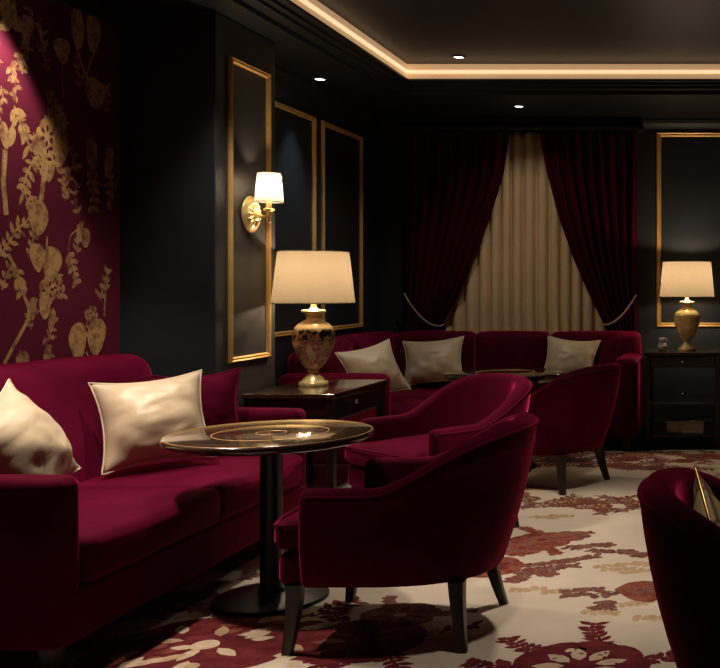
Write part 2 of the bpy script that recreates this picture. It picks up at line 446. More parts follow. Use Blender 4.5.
# wallpaper: a real print on the plane x = XL; motif drawn in (y, z) metres, one repeat 0.90 m wide
pr = Print(lambda y, z, l: (XL+l, y, z), 0.00025)
box(pr.bm, -3.4, XL, YF, YP0, -0.006, ZS, 0)
def wp(px, py):                     # reading position on the wall -> (y, z) on it
    y = -XL*F/(CX-px); return y, EYE-(py-CY)*y/F
def motif(dy, zlim):
    def P(px, py):
        y, z = wp(px, py); return y+dy, z
    def ok(y): return y < YP0-0.01 and y > YF
    def leaf(x0, x1, y0, y1, ang=0, mi=1, pear=0.25):
        a = P(x0, (y0+y1)/2); b = P(x1, (y0+y1)/2); c = P((x0+x1)/2, y0); d = P((x0+x1)/2, y1)
        if not ok(max(a[0], b[0])+0.02): return
        pr.leaf((a[0]+b[0])/2, (c[1]+d[1])/2, abs(b[0]-a[0]), abs(c[1]-d[1]), ang, mi, pear)
    def stem(pts, w=0.014, mi=1):
        q = [P(*p) for p in pts]
        if ok(max(p[0] for p in q)+0.02): pr.stem(q, w, mi)
    def fern(pts, n, L=0.06, lw=0.028, mi=1, w=0.012):
        q = [P(*p) for p in pts]
        if ok(max(p[0] for p in q)+L): pr.fern(q, w, L, lw, n, mi)
    def bloom(px, py, r, n=6, mi=1, core=0):
        x, y = P(px, py)
        if ok(x+r): pr.flower(x, y, r, n, mi, core, 1.15, R.random()*3)
    leaf(71, 84, 8, 50, 0.06); leaf(86, 100, 14, 53, -0.08); leaf(54, 70, 38, 64, 0.1, 1, 0.35); leaf(85, 105, 78, 108, -0.1)
    stem([(76, 46), (80, 60), (86, 76), (93, 84)], 0.014); stem([(62, 60), (62, 78), (63, 98)], 0.008, 2); stem([(96, 48), (90, 62), (86, 76)], 0.012)
    stem([(12, -6), (16, 16), (22, 32), (28, 44)], 0.016); fern([(2, 4), (9, 12), (13, 26)], 4, 0.09, 0.045); leaf(0, 13, 0, 22, 0.3)
    fern([(26, 45), (24, 58), (22, 74)], 4, 0.045, 0.02, 2); fern([(52, 95), (55, 112), (58, 126)], 4, 0.06, 0.025, 2)
    # cluster in the middle
    for c in ((47, 136, 0.075), (56, 148, 0.085), (44, 158, 0.080), (58, 130, 0.06)): bloom(*c, 6, 1, 0)
    leaf(36, 47, 140, 170, 0.3); leaf(52, 66, 128, 160, -0.2); leaf(42, 54, 160, 182)
    fern([(14, 106), (20, 122), (24, 132), (32, 152)], 6, 0.07, 0.03); leaf(0, 9, 122, 150, 0.2); leaf(7, 15, 126, 148, -0.3)
    fern([(33, 160), (26, 176), (22, 190), (30, 204)], 6, 0.06, 0.026); stem([(5, 150), (3, 180), (6, 215)], 0.03)
    stem([(44, 174), (42, 190), (40, 206)], 0.03); leaf(28, 48, 200, 236, 0.05); stem([(57, 120), (66, 134), (68, 148)], 0.009, 2)
    fern([(66, 146), (74, 158), (78, 172)], 3, 0.05, 0.022, 2)
    leaf(86, 97, 138, 172, 0.05, 2); leaf(104, 113, 146, 178, -0.2, 2); fern([(92, 170), (93, 190), (94, 214)], 5, 0.06, 0.03, 2)
    fern([(110, 170), (112, 190), (108, 210)], 4, 0.05, 0.03, 2); stem([(92, 180), (104, 186), (112, 182)], 0.016, 2)
    # lower half
    fern([(0, 256), (8, 244), (16, 230), (26, 222)], 6, 0.055, 0.024); stem([(26, 222), (36, 206)], 0.012)
    leaf(30, 44, 243, 272, 0.15); leaf(42, 61, 246, 281, -0.15); stem([(47, 236), (46, 258), (45, 290)], 0.010)
    bloom(48, 290, 0.065); leaf(39, 50, 294, 320, 0.05); bloom(58, 288, 0.05, 5, 2); fern([(52, 262), (60, 282), (62, 300)], 4, 0.05, 0.022, 2)
    stem([(8, 254), (16, 270), (20, 286), (28, 306), (29, 318), (20, 334), (10, 352), (4, 364)], 0.020)
    fern([(16, 268), (19, 282), (22, 294)], 4, 0.055, 0.026); fern([(2, 290), (6, 276), (12, 264)], 3, 0.05, 0.025)
    stem([(68, 250), (70, 236), (76, 230), (84, 232), (86, 246)], 0.009, 2); fern([(69, 252), (73, 268), (78, 284)], 5, 0.05, 0.028, 2); leaf(80, 90, 228, 248, 0, 2)
    fern([(100, 300), (104, 284), (108, 268)], 4, 0.06, 0.026, 2); stem([(104, 316), (105, 296), (108, 268)], 0.012, 2); leaf(112, 119, 238, 268, 0, 2)
    leaf(69, 86, 322, 362, 0.05); leaf(87, 105, 318, 356, -0.2); leaf(106, 118, 316, 350, -0.1, 2); bloom(93, 314, 0.04, 5, 2)
    stem([(86, 352), (92, 366), (94, 380)], 0.012); stem([(4, 364), (8, 380), (4, 400)], 0.012); fern([(20, 350), (24, 366), (22, 384)], 5, 0.06, 0.03, 2)
for k in range(0, -6, -1): motif(0.90*k, 0)
for k in range(150):                                   # small sprigs between the big motifs
    y = R.uniform(0.6, 5.15); z = R.uniform(0.35, 2.6); a = R.choice((1.2, 1.6, 2.0, 4.5, 4.9))
    q = [(y+0.02*math.sin(t*5+k), z+0.16*t*math.sin(a)) for t in (0, .33, .66, 1)]
    pr.fern(q, 0.007, 0.045, 0.02, 4, 2)
    if k % 3 == 0: pr.leaf(y, z+0.1*math.sin(a), 0.05, 0.11, R.uniform(-.4, .4), 2)
wl = struct(finish('wall_left', pr.bm, ['paper', 'p_gold', 'p_dim'], smooth=False))

# carpet
def cp(px, py):
    y = EYE*F/(py-CY); return (px-CX)*y/F, y
CZ = 0.0
pc = Print(lambda x, y, l: (x, y, CZ+l), 0.00012)
box(pc.bm, -3.13, 2.5, -0.8, 7.93, -0.006, CZ, 0)
W, RU, PL, TA, CR = 1, 2, 3, 4, 5
def spray(x, y, ang, L, mi, n=5, lw=0.045):
    n = int(n*1.5)+1; lw *= 0.72
    q = [(x+math.cos(ang+0.25*math.sin(t*2.5))*L*t, y+math.sin(ang+0.25*math.sin(t*2.5))*L*t) for t in (0, .2, .4, .6, .8, 1)]
    pc.fern(q, 0.014, L*0.28, lw, n, mi)
def medallion(x, y, r, out, inn, core, leaves=PL, n=8, vines=4):
    for k in range(vines):
        a = 2*PI*k/vines+R.random()
        spray(x+math.cos(a)*r*0.85, y+math.sin(a)*r*0.85, a+R.uniform(-.6, .6), r*R.uniform(0.7, 1.1), leaves, 4)
    pc.flower(x, y, r, n, out, inn, 1.0, R.random(), core)
def at(px, py): return cp(px, py)
# motifs that can be read on the floor
x, y = at(580, 666); medallion(x, y, 0.24, W, CR, W, W, 9, 6); 
for k in range(7):
    a = 2*PI*k/7; pc.flower(x+math.cos(a)*0.13, y+math.sin(a)*0.13, 0.05, 5, CR, W)
x, y = at(643, 591); pc.leaf(x, y, 0.20, 0.30, 0.2, RU, 0.1); 
for k in range(6): pc.blade(x, y, k*PI/3, 0.08, 0.03, PL)
q = [at(p, v) for p, v in ((625, 594), (608, 591), (592, 595), (578, 593), (562, 594))]; pc.fern(q, 0.014, 0.09, 0.05, 5, PL)
for p, v in ((600, 601), (606, 588), (616, 601)): spray(*at(p, v), R.random()*6, 0.14, PL, 3)
x, y = at(542, 540); medallion(x, y, 0.17, RU, PL, W, RU, 7, 4)
pc.flower(*at(570, 536), 0.11, 6, PL, RU)
pc.flower(*at(522, 548), 0.14, 6, RU, PL)
for p, v, a in ((535, 570, .2), (548, 574, 2.6), (560, 562, .4), (606, 545, 3.2), (640, 555, .3), (628, 552, 2.8), (515, 580, 1)): 
    spray(*at(p, v), a, 0.20, PL, 4, 0.05)
    pc.flower(*at(p, v), 0.055, 5, PL, RU)
for p, v in ((560, 518), (575, 516), (548, 588), (600, 570), (618, 573), (592, 567), (580, 612), (655, 600), (540, 592), (632, 618), (664, 565)):
    spray(*at(p, v), R.choice((0, 3.1))+R.uniform(-.4, .4), 0.16, TA, 3, 0.045)
for k in range(9):
    p = 528+k*14; x, y = at(p, 500+R.uniform(-6, 8)); pc.flower(x, y, R.uniform(.05, .09), 6, R.choice((PL, RU, PL)), R.choice((CR, TA))); [spray(x, y, R.random()*6.28, 0.22, R.choice((PL, PL, RU)), 6, 0.028) for _ in range(3)]
for k in range(14):
    p = 530+k*14; x, y = at(p, 460+R.uniform(-6, 8)); pc.flower(x, y, R.uniform(.07, .13), 6, R.choice((RU, PL, RU)), R.choice((W, CR))); [spray(x, y, R.random()*6.28, 0.32, R.choice((PL, RU)), 6, 0.036) for _ in range(3)]
# wine medallion by the sofa
x, y = at(205, 645); medallion(x, y, 0.34, W, None, CR, W, 9, 6)
pc.flower(*at(255, 625), 0.20, 7, W, RU); pc.flower(*at(140, 655), 0.20, 7, W, RU)
for k in range(46):
    a = R.random()*6.28; rr = 0.42*math.sqrt(R.random()); pc.blade(x+math.cos(a)*rr, y+math.sin(a)*rr, a+R.uniform(-.8, .8), R.uniform(.07, .14), 0.05, R.choice((CR, CR, TA)))
x, y = at(175, 605); medallion(x, y, 0.20, PL, W, TA, PL, 7, 5)
x, y = at(245, 560); medallion(x, y, 0.20, PL, RU, TA, PL, 7, 4)
x, y = at(360, 640); medallion(x, y, 0.24, W, PL, RU, W, 8, 5)
x, y = at(400, 615); medallion(x, y, 0.16, PL, W, TA, PL, 7, 3)
x, y = at(300, 655); spray(x, y, 0.3, 0.3, W, 5); x, y = at(350, 665); spray(x, y, 2.5, 0.25, W, 5)
# the rest of the repeat, out of the photograph's clear floor
for gx in range(-4, 6):
    for gy in range(1, 18):
        x = gx*0.52+(0.26 if gy % 2 else 0)+R.uniform(-.08, .08); y = gy*0.46+R.uniform(-.08, .08)
        if not (-3.0 < x < 2.3 and 0.2 < y < 7.7): continue
        px = CX+x/y*F; py = CY+EYE/y*F
        if 500 < px < 735 and 450 < py < 675: continue
        if 90 < px < 430 and 540 < py < 680: continue
        if R.random() < 0.45: medallion(x, y, R.uniform(.10, .2), R.choice((W, RU, PL)), R.choice((CR, TA, W)), TA, PL, R.choice((6, 7, 8)), 3)
        else: spray(x, y, R.random()*6.28, 0.3, R.choice((PL, TA, RU)), 5, 0.05)
# clip anything that strays past the carpet edge
for f in list(pc.bm.faces):
    if f.material_index and any(v.co.y > 7.91 or v.co.x < -3.11 or v.co.x > 2.48 or v.co.y < -0.78 for v in f.verts): pc.bm.faces.remove(f)
carpet = finish('carpet', pc.bm, ['carpet', 'c_wine', 'c_rust', 'c_plum', 'c_tan', 'c_cream'], smooth=False)
tag(carpet, 'cream carpet with burgundy, rust and tan flowers covering the lounge floor', 'carpet')

# ------------------------------------------------------------------ cove light strip
cove = thing('cove_light_strip', 'warm glowing light strip along the stepped edge of the ceiling tray', 'light strip', (0, 7.4, ZS+0.085))
def led_band(o, z0, z1, nm, mt):
    bm = bmesh.new()
    loops = []
    for off, z in ((o, z0), (o+0.0, z1), (o+0.012, z1), (o+0.012, z0)):
        loops.append([bm.verts.new(p) for p in ((TX0-off, TY0-off, z), (TX1+off, TY0-off, z), (TX1+off, TY1+off, z), (TX0-off, TY1+off, z))])
    for A, B in zip(loops, loops[1:]+loops[:1]):
        for i in range(4): bm.faces.new((A[i], A[(i+1) % 4], B[(i+1) % 4], B[i]))
    return finish(nm, bm, mt, cove, smooth=False, world=True)
led_band(0.014, ZS+0.0855, ZT-0.002, 'diffuser', 'led')
led_band(0.006, ZS+0.128, ZS+0.152, 'light_core', 'led_bright')

# ------------------------------------------------------------------ downlights
def downlight(x, y, z, label, power, angle=75, blend=0.6, col=(1.0, 0.86, 0.70), lens=True, aim=None, soft=0.03, group='recessed ceiling downlights'):
    t = thing('ceiling_downlight', label, 'downlight', (x, y, z), 0, group)
    bm = bmesh.new()
    lathe(bm, [(0.036, -0.001), (0.050, -0.001), (0.052, -0.005), (0.046, -0.008), (0.036, -0.006), (0.034, -0.002)], 28, cap=False)
    finish('trim_ring', bm, 'black_metal', t)
    bm = bmesh.new(); lathe(bm, [(0.034, -0.003), (0.030, -0.0045), (0.0005, -0.0055)], 24, cap=True)
    finish('lens', bm, 'lens', t)
    L = bpy.data.lights.new('downlight_beam', 'SPOT'); L.energy = power; L.color = col
    L.spot_size = math.radians(angle); L.spot_blend = blend; L.shadow_soft_size = soft
    lo = bpy.data.objects.new('downlight_beam', L); COL.objects.link(lo); lo.parent = t; lo.location = (0, 0, -0.045)
    if aim:
        d = Vector(aim) - Vector((x, y, z-0.045)); lo.rotation_euler = d.to_track_quat('-Z', 'Y').to_euler()
    return t
WARM = (1.0, 0.87, 0.74)
downlight(-1.88, 7.20, ZT, 'small bright downlight in the black tray ceiling just before the far light strip', 34, 125, 0.6, WARM)
downlight(-1.62, 8.06, ZS, 'small downlight in the soffit above the cream and burgundy curtains', 10, 140, 0.7, WARM)
downlight(-2.80, 7.00, ZS, 'small downlight in the soffit above the recessed dark wall panels', 30, 66, 0.8, (0.90, 0.95, 1.0))
downlight(-2.92, 4.32, ZS, 'downlight in the soffit grazing the burgundy floral wallpaper', 105, 80, 0.35, WARM, aim=(-3.08, 4.05, 0.0))
downlight(-2.62, 3.70, ZS, 'added unseen downlight in the soffit, brightening the near seat of the wallpaper sofa', 215, 58, 0.8, WARM, soft=0.06, aim=(-2.35, 3.85, 0.45))  # extra lamp out of view, added to brighten the sofa seat
downlight(-2.22, 4.95, ZT, 'downlight in the tray ceiling beyond the near round table', 125, 80, 0.7, WARM, soft=0.06)
downlight(-0.48, 5.00, ZT, 'downlight in the tray ceiling over the open carpet', 185, 68, 0.7, WARM, soft=0.06)
downlight(-0.42, 3.32, ZT, 'added unseen downlight in the tray ceiling, brightening the nearest armchair', 70, 60, 0.8, WARM, soft=0.06)  # out-of-view lamp put in to light the armchair's left edge and rim

# ------------------------------------------------------------------ armchairs
def u_path(n=57, hw=0.345, xf=-0.31, xr=0.36, x0=-0.02, e=2.5):
    """plan of the tub shell: near arm front -> back -> far arm front (front is -x). returns (x,y,outward n)"""
    pts = []
    na = 8
    for i in range(na): pts.append((xf+(x0-xf)*i/na, -hw))
    m = n-2*na
    for i in range(m):
        a = -PI/2+PI*i/(m-1)
        ca, sa = math.cos(a), math.sin(a)
        pts.append((x0+(xr-x0)*math.copysign(abs(ca)**(2/e), ca), hw*math.copysign(abs(sa)**(2/e), sa)))
    for i in range(na): pts.append((x0+(xf-x0)*(i+1)/na, hw))
    out = []
    for i, (x, y) in enumerate(pts):
        a = pts[max(0, i-1)]; b = pts[min(len(pts)-1, i+1)]
        t = Vector((b[0]-a[0], b[1]-a[1])).normalized()
        out.append((x, y, t.y, -t.x))
    return out
def smooth01(t): t = max(0, min(1, t)); return t*t*(3-2*t)
ZA, ZBK, ZBOT = 0.590, 0.800, 0.236
def make_chair(label, loc, rotz):
    t = thing('tub_armchair', label, 'armchair', loc, rotz, 'burgundy velvet tub armchairs')
    P = u_path()
    bm = bmesh.new(); secs = []; pipe = []
    for (x, y, nx, ny) in P:
        tt = max(0, min(1, (x+0.07)/0.42)); h = 0.45*tt+0.55*smooth01(tt)                       # 0 at arms, 1 at back
        zt = ZA+(ZBK-ZA)*h
        th = 0.075+0.02*h
        flare = 0.055*h+0.012                               # top leans outward
        taper = -0.055*h-0.012
        sec = []
        def pt(o, z): 
            k = (z-ZBOT)/(zt-ZBOT)
            lean = taper+(flare-taper)*k + 0.02*math.sin(PI*k)
            sec.append(bm.verts.new((x+nx*(o+lean), y+ny*(o+lean), z)))
        for k in range(7): pt(0, ZBOT+0.01+(zt-0.035-ZBOT-0.01)*k/6)
        for a in (25, 55, 90, 125, 155): 
            aa = math.radians(a); pt(-th/2+th/2*math.cos(aa), zt-0.035+0.035*math.sin(aa))
        for k in range(6): pt(-th-0.012*math.sin(PI*k/5), zt-0.035+(0.30-zt+0.035)*k/5)
        pt(-th, ZBOT+0.006); pt(-th/2, ZBOT)
        secs.append(sec)
        k = (zt-0.02-ZBOT)/(zt-ZBOT); lean = taper+(flare-taper)*k
        pipe.append((x+nx*(lean+0.001), y+ny*(lean+0.001), zt-0.026))
    m = len(secs[0])
    for A, B in zip(secs, secs[1:]):
        for i in range(m): bm.faces.new((A[i], A[(i+1) % m], B[(i+1) % m], B[i]))
    # rounded arm fronts
    for S, sg in ((secs[0], 1), (secs[-1], -1)):
        c = sum((v.co for v in S), Vector())/m
        prev = S
        for s, dx in ((0.93, -0.012), (0.78, -0.020), (0.4, -0.024)):
            cur = [bm.verts.new((c.x+(v.co.x-c.x)*s+dx, c.y+(v.co.y-c.y)*s, c.z+(v.co.z-c.z)*(1-(1-s)*0.35))) for v in S]
            for i in range(m): bm.faces.new((prev[i], prev[(i+1) % m], cur[(i+1) % m], cur[i]))
            prev = cur
        bm.faces.new(prev)
    sh = finish('backrest', bm, 'velvet', t)
    bm = bmesh.new(); tube(bm, pipe, 0.0055, 6); finish('piping', bm, 'velvet_pipe', sh)
    # seat base and cushion
    bm = bmesh.new(); rbox(bm, -0.425, 0.215, -0.262, 0.262, 0.238, 0.362, 0.035, 6, (0.01, 0, 0, 0, 0, 0))
    for v in bm.verts:                                     # T-shaped front
        if v.co.x < -0.335: v.co.y *= 1.22
    finish('seat_base', bm, 'velvet', t)
    bm = bmesh.new(); rbox(bm, -0.445, 0.270, -0.258, 0.258, 0.362, 0.472, 0.045, 8, (0.015, 0, 0.0, 0.0, 0, 0.030))
    for v in bm.verts:
        if v.co.x < -0.335: v.co.y *= 1.25
    sc = finish('seat_cushion', bm, 'velvet', t)
    bm = bmesh.new(); tube(bm, [(-0.33, -0.322, 0.458), (-0.40, -0.322, 0.458), (-0.435, -0.305, 0.459), (-0.452, -0.2, 0.462), (-0.458, 0, 0.463), (-0.452, 0.2, 0.462), (-0.435, 0.305, 0.459), (-0.40, 0.322, 0.458), (-0.33, 0.322, 0.458)], 0.0055, 6)
    finish('seat_piping', bm, 'velvet_pipe', sc)
    for (tx, ty, bx, by) in ((-0.368, -0.285, -0.392, -0.30), (-0.368, 0.285, -0.392, 0.30), (0.195, -0.255, 0.222, -0.28), (0.195, 0.24, 0.25, 0.265)):
        finish('leg', leg_bm((tx, ty), (bx, by), 0.062, 0.036, 0.001, 0.246), 'wood_leg', t, angle=40)
    return t
chairA = make_chair('burgundy velvet tub armchair in the foreground, drawn up to the near round table', (-1.135, 3.83, CZ), 0)
chairB = dup(chairA, (-1.46, 5.40, CZ), math.radians(50), 'burgundy tub armchair behind the foreground one, its lit seat turned towards the near round table')
chairC = dup(chairA, (-1.085, 6.56, CZ), math.radians(-21), 'dark burgundy tub armchair seen from behind at the far round table by the curtains')
chairD = dup(chairA, (0.215, 2.60, CZ), math.radians(180), 'burgundy tub armchair cut off by the right edge of the picture, its back to us')

# ------------------------------------------------------------------ cushions
def pillow_bm(w, h, t, seed, n=26, ear=0.085, wr=1.0):
    bm = bmesh.new(); rr = random.Random(seed); ph = [rr.random()*6.28 for _ in range(8)]
    grids = []
    for sg in (1, -1):
        g = []
        for i in range(n+1):
            row = []
            for j in range(n+1):
                u = -1+2*i/n; v = -1+2*j/n
                # sides curve in between the pointed corners
                x = u*w/2*(1-ear*(1-v*v)*abs(u)**1.5*1.6); y = v*h/2*(1-ear*(1-u*u)*abs(v)**1.5*1.6)
                k = max(0, (1-u**2))**0.72*max(0, (1-v**2))**0.72
                # wrinkles running in from corners and edges
                c1 = math.sin(7*(u-v)+ph[0]+2*noise.noise(Vector((u*2+seed, v*2, sg))))*math.exp(-2.2*((u-1)**2+(v+1)**2))
                c2 = math.sin(8*(u+v)+ph[1])*math.exp(-2.0*((u+1)**2+(v+1)**2))
                c3 = math.sin(8*(u+v)+ph[2])*math.exp(-2.6*((u-1)**2+(v-1)**2))
                c4 = math.sin(7*(u-v)+ph[3])*math.exp(-2.6*((u+1)**2+(v-1)**2))
                lo = noise.noise(Vector((u*1.6+seed*3.1, v*2.6, sg*2.0)))*0.10 + abs(noise.noise(Vector((u*2.5+seed, v*4.5, sg))))*-0.12
                z = sg*t/2*1.15*k*(1+wr*(0.20*(c1+c2+c3+c4)+lo))
                row.append((x, y, z))
            g.append(row)
        grids.append(g)
    for gi, g in enumerate(grids):
        V = [[bm.verts.new(p) for p in r] for r in g]
        for i in range(n):
            for j in range(n): bm.faces.new((V[i][j], V[i+1][j], V[i+1][j+1], V[i][j+1]))
    bmesh.ops.remove_doubles(bm, verts=bm.verts, dist=1e-5)
    edge = []
    g = grids[0]
    edge += [g[i][0] for i in range(n)] + [g[n][j] for j in range(n)] + [g[n-i][n] for i in range(n)] + [g[0][n-j] for j in range(n)]
    return bm, edge
def cushion(loc, face, roll, w, h, t, mat, pmat, label, seed, lean=0.0, group=None, piping=True, settle=None):
    """face: heading (deg, 0 = +x, 90 = +y) of the front face; lean backwards (deg); roll in the plane of the face"""
    bm, edge = pillow_bm(w, h, t, seed)
    fz = Vector((math.cos(math.radians(face))*math.cos(math.radians(lean)), math.sin(math.radians(face))*math.cos(math.radians(lean)), math.sin(math.radians(lean))))
    up = Vector((0, 0, 1)); fx = up.cross(fz).normalized(); fy = fz.cross(fx)
    rot = Matrix((fx, fy, fz)).transposed().to_4x4() @ Matrix.Rotation(math.radians(roll), 4, 'Z')
    bm.transform(rot)
    edge = [rot @ Vector(p) for p in edge]
    if settle is not None:                                 # rest the lowest point on the seat, a soft flattening
        zmin = settle-loc[2]
        for v in bm.verts:
            if v.co.z < zmin: v.co.z = zmin+(v.co.z-zmin)*0.05
        for p in edge:
            if p.z < zmin: p.z = zmin+(p.z-zmin)*0.05
    o = finish('throw_cushion', bm, mat, None, loc)
    tag(o, label, 'cushion', group)
    if piping:
        bm = bmesh.new(); tube(bm, edge, 0.0045, 6, True)
        finish('piping', bm, pmat, o)
    return o

# ------------------------------------------------------------------ sofa against the wallpaper
SX0, SX1, SY0, SY1 = -3.12, -2.16, 3.265, 5.235
sofa = thing('sofa', 'two-seat burgundy velvet sofa under the floral wallpaper', 'sofa', ((SX0+SX1)/2, (SY0+SY1)/2, CZ))
def part(root, pname, pmat, *a, **k):
    bm = bmesh.new(); rbox(bm, *a, **k); return finish(pname, bm, pmat, root, world=True)
part(sofa, 'base_frame', 'velvet', SX0+0.02, SX1+0.012, SY0+0.02, SY1-0.02, 0.105, 0.285, r=0.025)
part(sofa, 'arm', 'velvet', SX0+0.02, SX1, SY0, SY0+0.125, 0.10, 0.665, r=0.035, puff=(0, .006, .004, .004, 0, .006))
part(sofa, 'arm', 'velvet', SX0+0.02, SX1, SY1-0.125, SY1, 0.10, 0.665, r=0.035, puff=(0, .006, .004, 0, 0, .006))
bm = bmesh.new(); rbox(bm, SX0, -2.80, SY0+0.126, SY1-0.015, 0.285, 0.95, r=0.075, nm=10, puff=(0, .03, 0, 0, 0, .012), wr=0.006)
for v in bm.verts: v.co.x -= 0.0 if v.co.x < -3.05 else (v.co.z-0.45)*0.34
for v in bm.verts:
    if v.co.x < SX0: v.co.x = SX0
finish('backrest', bm, 'velvet', sofa, world=True)
ymid = (SY0+SY1)/2+0.015
for i, (a, b) in enumerate(((SY0+0.127, ymid-0.003), (ymid+0.003, SY1-0.127))):
    part(sofa, 'seat_cushion', 'velvet', -2.83, SX1+0.035, a, b, 0.287, 0.445, r=0.034, nm=10, puff=(0, .02, 0, 0, 0, .028), wr=0.012, seed=i*5)
for x in (SX0+0.08, SX1-0.06):
    for y in (SY0+0.06, SY1-0.06):
        finish('leg', leg_bm((x-sofa.location.x, y-sofa.location.y), (x-sofa.location.x, y-sofa.location.y), 0.07, 0.05, 0.001, 0.12), 'wood_leg', sofa, angle=40)
cushion((-2.66, 3.80, 0.67), 4, 20, 0.47, 0.45, 0.24, 'cream', 'cream_pipe', 'cream satin cushion in the near corner of the sofa, cut by the left picture edge', 3, 26, settle=0.472)
cushion((-2.59, 4.575, 0.685), -55, 5, 0.46, 0.44, 0.24, 'cream', 'cream_pipe', 'large cream satin cushion leaning in the middle of the wallpaper sofa', 11, 27, settle=0.476)
cushion((-2.60, 4.985, 0.665), -70, 4, 0.40, 0.42, 0.15, 'velvet', 'velvet_pipe', 'burgundy velvet cushion at the far arm of the wallpaper sofa', 5, 12, settle=0.474)

# ------------------------------------------------------------------ round pedestal tables
def round_table(label, x, y, r, zt, inlay):
    t = thing('round_table', label, 'table', (x, y, CZ))
    bm = bmesh.new()
    lathe(bm, [(0.001, zt-0.036), (r-0.03, zt-0.036), (r-0.008, zt-0.030), (r, zt-0.020), (r, zt-0.008), (r-0.004, zt-0.002), (r-0.009, zt), (0.001, zt)], 72, cap=False)
    top = finish('tabletop', bm, 'wood_top', t, angle=50)
    for (ra, w) in inlay:
        bm = bmesh.new(); lathe(bm, [(ra-w, zt-0.0005), (ra-w, zt+0.0006), (ra, zt+0.0006), (ra, zt-0.0005)], 64, cap=False)
        finish('inlay_ring', bm, 'gold_trim', top)
    bm = bmesh.new(); lathe(bm, [(0.20, zt-0.048), (0.20, zt-0.0365)], 32); finish('mounting_plate', bm, 'black_metal', t, angle=40)
    bm = bmesh.new(); lathe(bm, [(0.058, 0.03), (0.050, 0.04), (0.044, 0.055), (0.044, zt-0.07), (0.052, zt-0.055), (0.06, zt-0.048)], 32); finish('column', bm, 'black_metal', t, angle=40)
    bm = bmesh.new(); lathe(bm, [(0.224, 0.001), (0.226, 0.008), (0.222, 0.016), (0.20, 0.022), (0.10, 0.028), (0.05, 0.034)], 56); finish('base_plate', bm, 'black_metal', t, angle=40)
    return t
round_table('round dark polished table with gold ring inlay between the sofa and the foreground armchair', -1.862, 4.15, 0.405, 0.692, ((0.225, 0.003), (0.06, 0.003), (0.397, 0.0025)))
round_table('round dark table at the far corner sofa in front of the curtains', -1.54, 7.17, 0.42, 0.683, ((0.21, 0.005),))

# ------------------------------------------------------------------ corner sofa at the far end
cs = thing('corner_sofa', 'L-shaped burgundy velvet sofa running below the curtains and dark wall panels', 'sofa', (-1.8, 8.1, -0.006))
AX = -2.24; FY = 7.83; EX = -0.64; BY = 8.53
part(cs, 'base_frame', 'velvet', -2.97, AX, 6.74, BY-0.02, 0.11, 0.30, r=0.025)
part(cs, 'base_frame', 'velvet', AX-0.02, EX-0.04, FY+0.01, BY-0.02, 0.11, 0.30, r=0.025)
part(cs, 'arm', 'velvet', -2.97, AX, 6.70, 6.83, 0.10, 0.705, r=0.045, puff=(0, .006, .004, .004, 0, .006))
part(cs, 'arm', 'velvet', EX-0.19, EX, FY-0.02, BY-0.03, 0.10, 0.735, r=0.06, puff=(0, .006, .008, 0, 0, .008))
bm = bmesh.new(); rbox(bm, -2.98, -2.72, 6.84, 7.46, 0.30, 0.915, r=0.07, nm=8, puff=(0, .02, 0, 0, 0, .01))
for v in bm.verts:
    if v.co.z > 0.5: v.co.z -= 0.075*max(0, (7.46-v.co.y)/0.62)**1.3
finish('backrest', bm, 'velvet', cs, world=True)
part(cs, 'backrest', 'velvet', -2.98, -2.72, 7.465, BY, 0.30, 0.915, r=0.07, nm=8, puff=(0, .02, 0, 0, 0, .01))
xs = (-2.715, -2.05, -1.42, EX-0.02)
for i in range(3):
    part(cs, 'backrest', 'velvet', xs[i], xs[i+1]-0.004, 8.30, BY, 0.30, 0.915, r=0.06, nm=8, puff=(0, 0, .02, 0, 0, .008))
part(cs, 'seat_cushion', 'velvet', -2.71, AX+0.02, 6.835, 7.60, 0.302, 0.455, r=0.045, nm=8, puff=(0, .012, 0, 0, 0, .022))
part(cs, 'seat_cushion', 'velvet', -2.71, AX+0.02, 7.605, 8.29, 0.302, 0.455, r=0.045, nm=8, puff=(0, 0, 0, 0, 0, .022))
part(cs, 'seat_cushion', 'velvet', AX+0.025, -1.545, FY-0.02, 8.29, 0.302, 0.455, r=0.045, nm=8, puff=(0, 0, .012, 0, 0, .022))
part(cs, 'seat_cushion', 'velvet', -1.54, EX-0.195, FY-0.02, 8.29, 0.302, 0.455, r=0.045, nm=8, puff=(0, 0, .012, 0, 0, .022))
for (x, y, zb) in ((-2.9, 6.77, 0.007), (AX-0.06, 6.77, 0.007), (EX-0.09, FY+0.05, 0.007), (EX-0.09, BY-0.10, 0.001), (-2.9, BY-0.1, 0.001), (AX+0.06, FY+0.06, 0.007)):
    finish('leg', leg_bm((x+1.8, y-8.1), (x+1.8, y-8.1), 0.08, 0.06, zb, 0.13), 'wood_leg', cs, angle=40)
cushion((-2.48, 7.16, 0.69), -46, 12, 0.43, 0.41, 0.20, 'cream', 'cream_pipe', 'cream cushion tilted on the corner sofa behind the lit gold lamp', 21, 26, settle=0.48)
cushion((-2.32, 8.10, 0.69), -84, 5, 0.49, 0.40, 0.20, 'cream', 'cream_pipe', 'cream cushion on the corner sofa below the left burgundy curtain', 25, 26, settle=0.48)
cushion((-1.215, 8.09, 0.69), -93, -5, 0.44, 0.41, 0.19, 'cream', 'cream_pipe', 'cream cushion on the corner sofa behind the far armchair', 29, 26, settle=0.48)
cushion((-0.938, 8.155, 0.68), -122, 3, 0.25, 0.40, 0.09, 'velvet', 'velvet_pipe', 'burgundy cushion against the right arm of the corner sofa', 33, 12, settle=0.48)
cushion((0.0, 2.61, 0.600), 4, 24, 0.34, 0.34, 0.12, 'damask', 'gold', 'cream patterned cushion in the armchair at the right picture edge', 41, 16, settle=0.502)

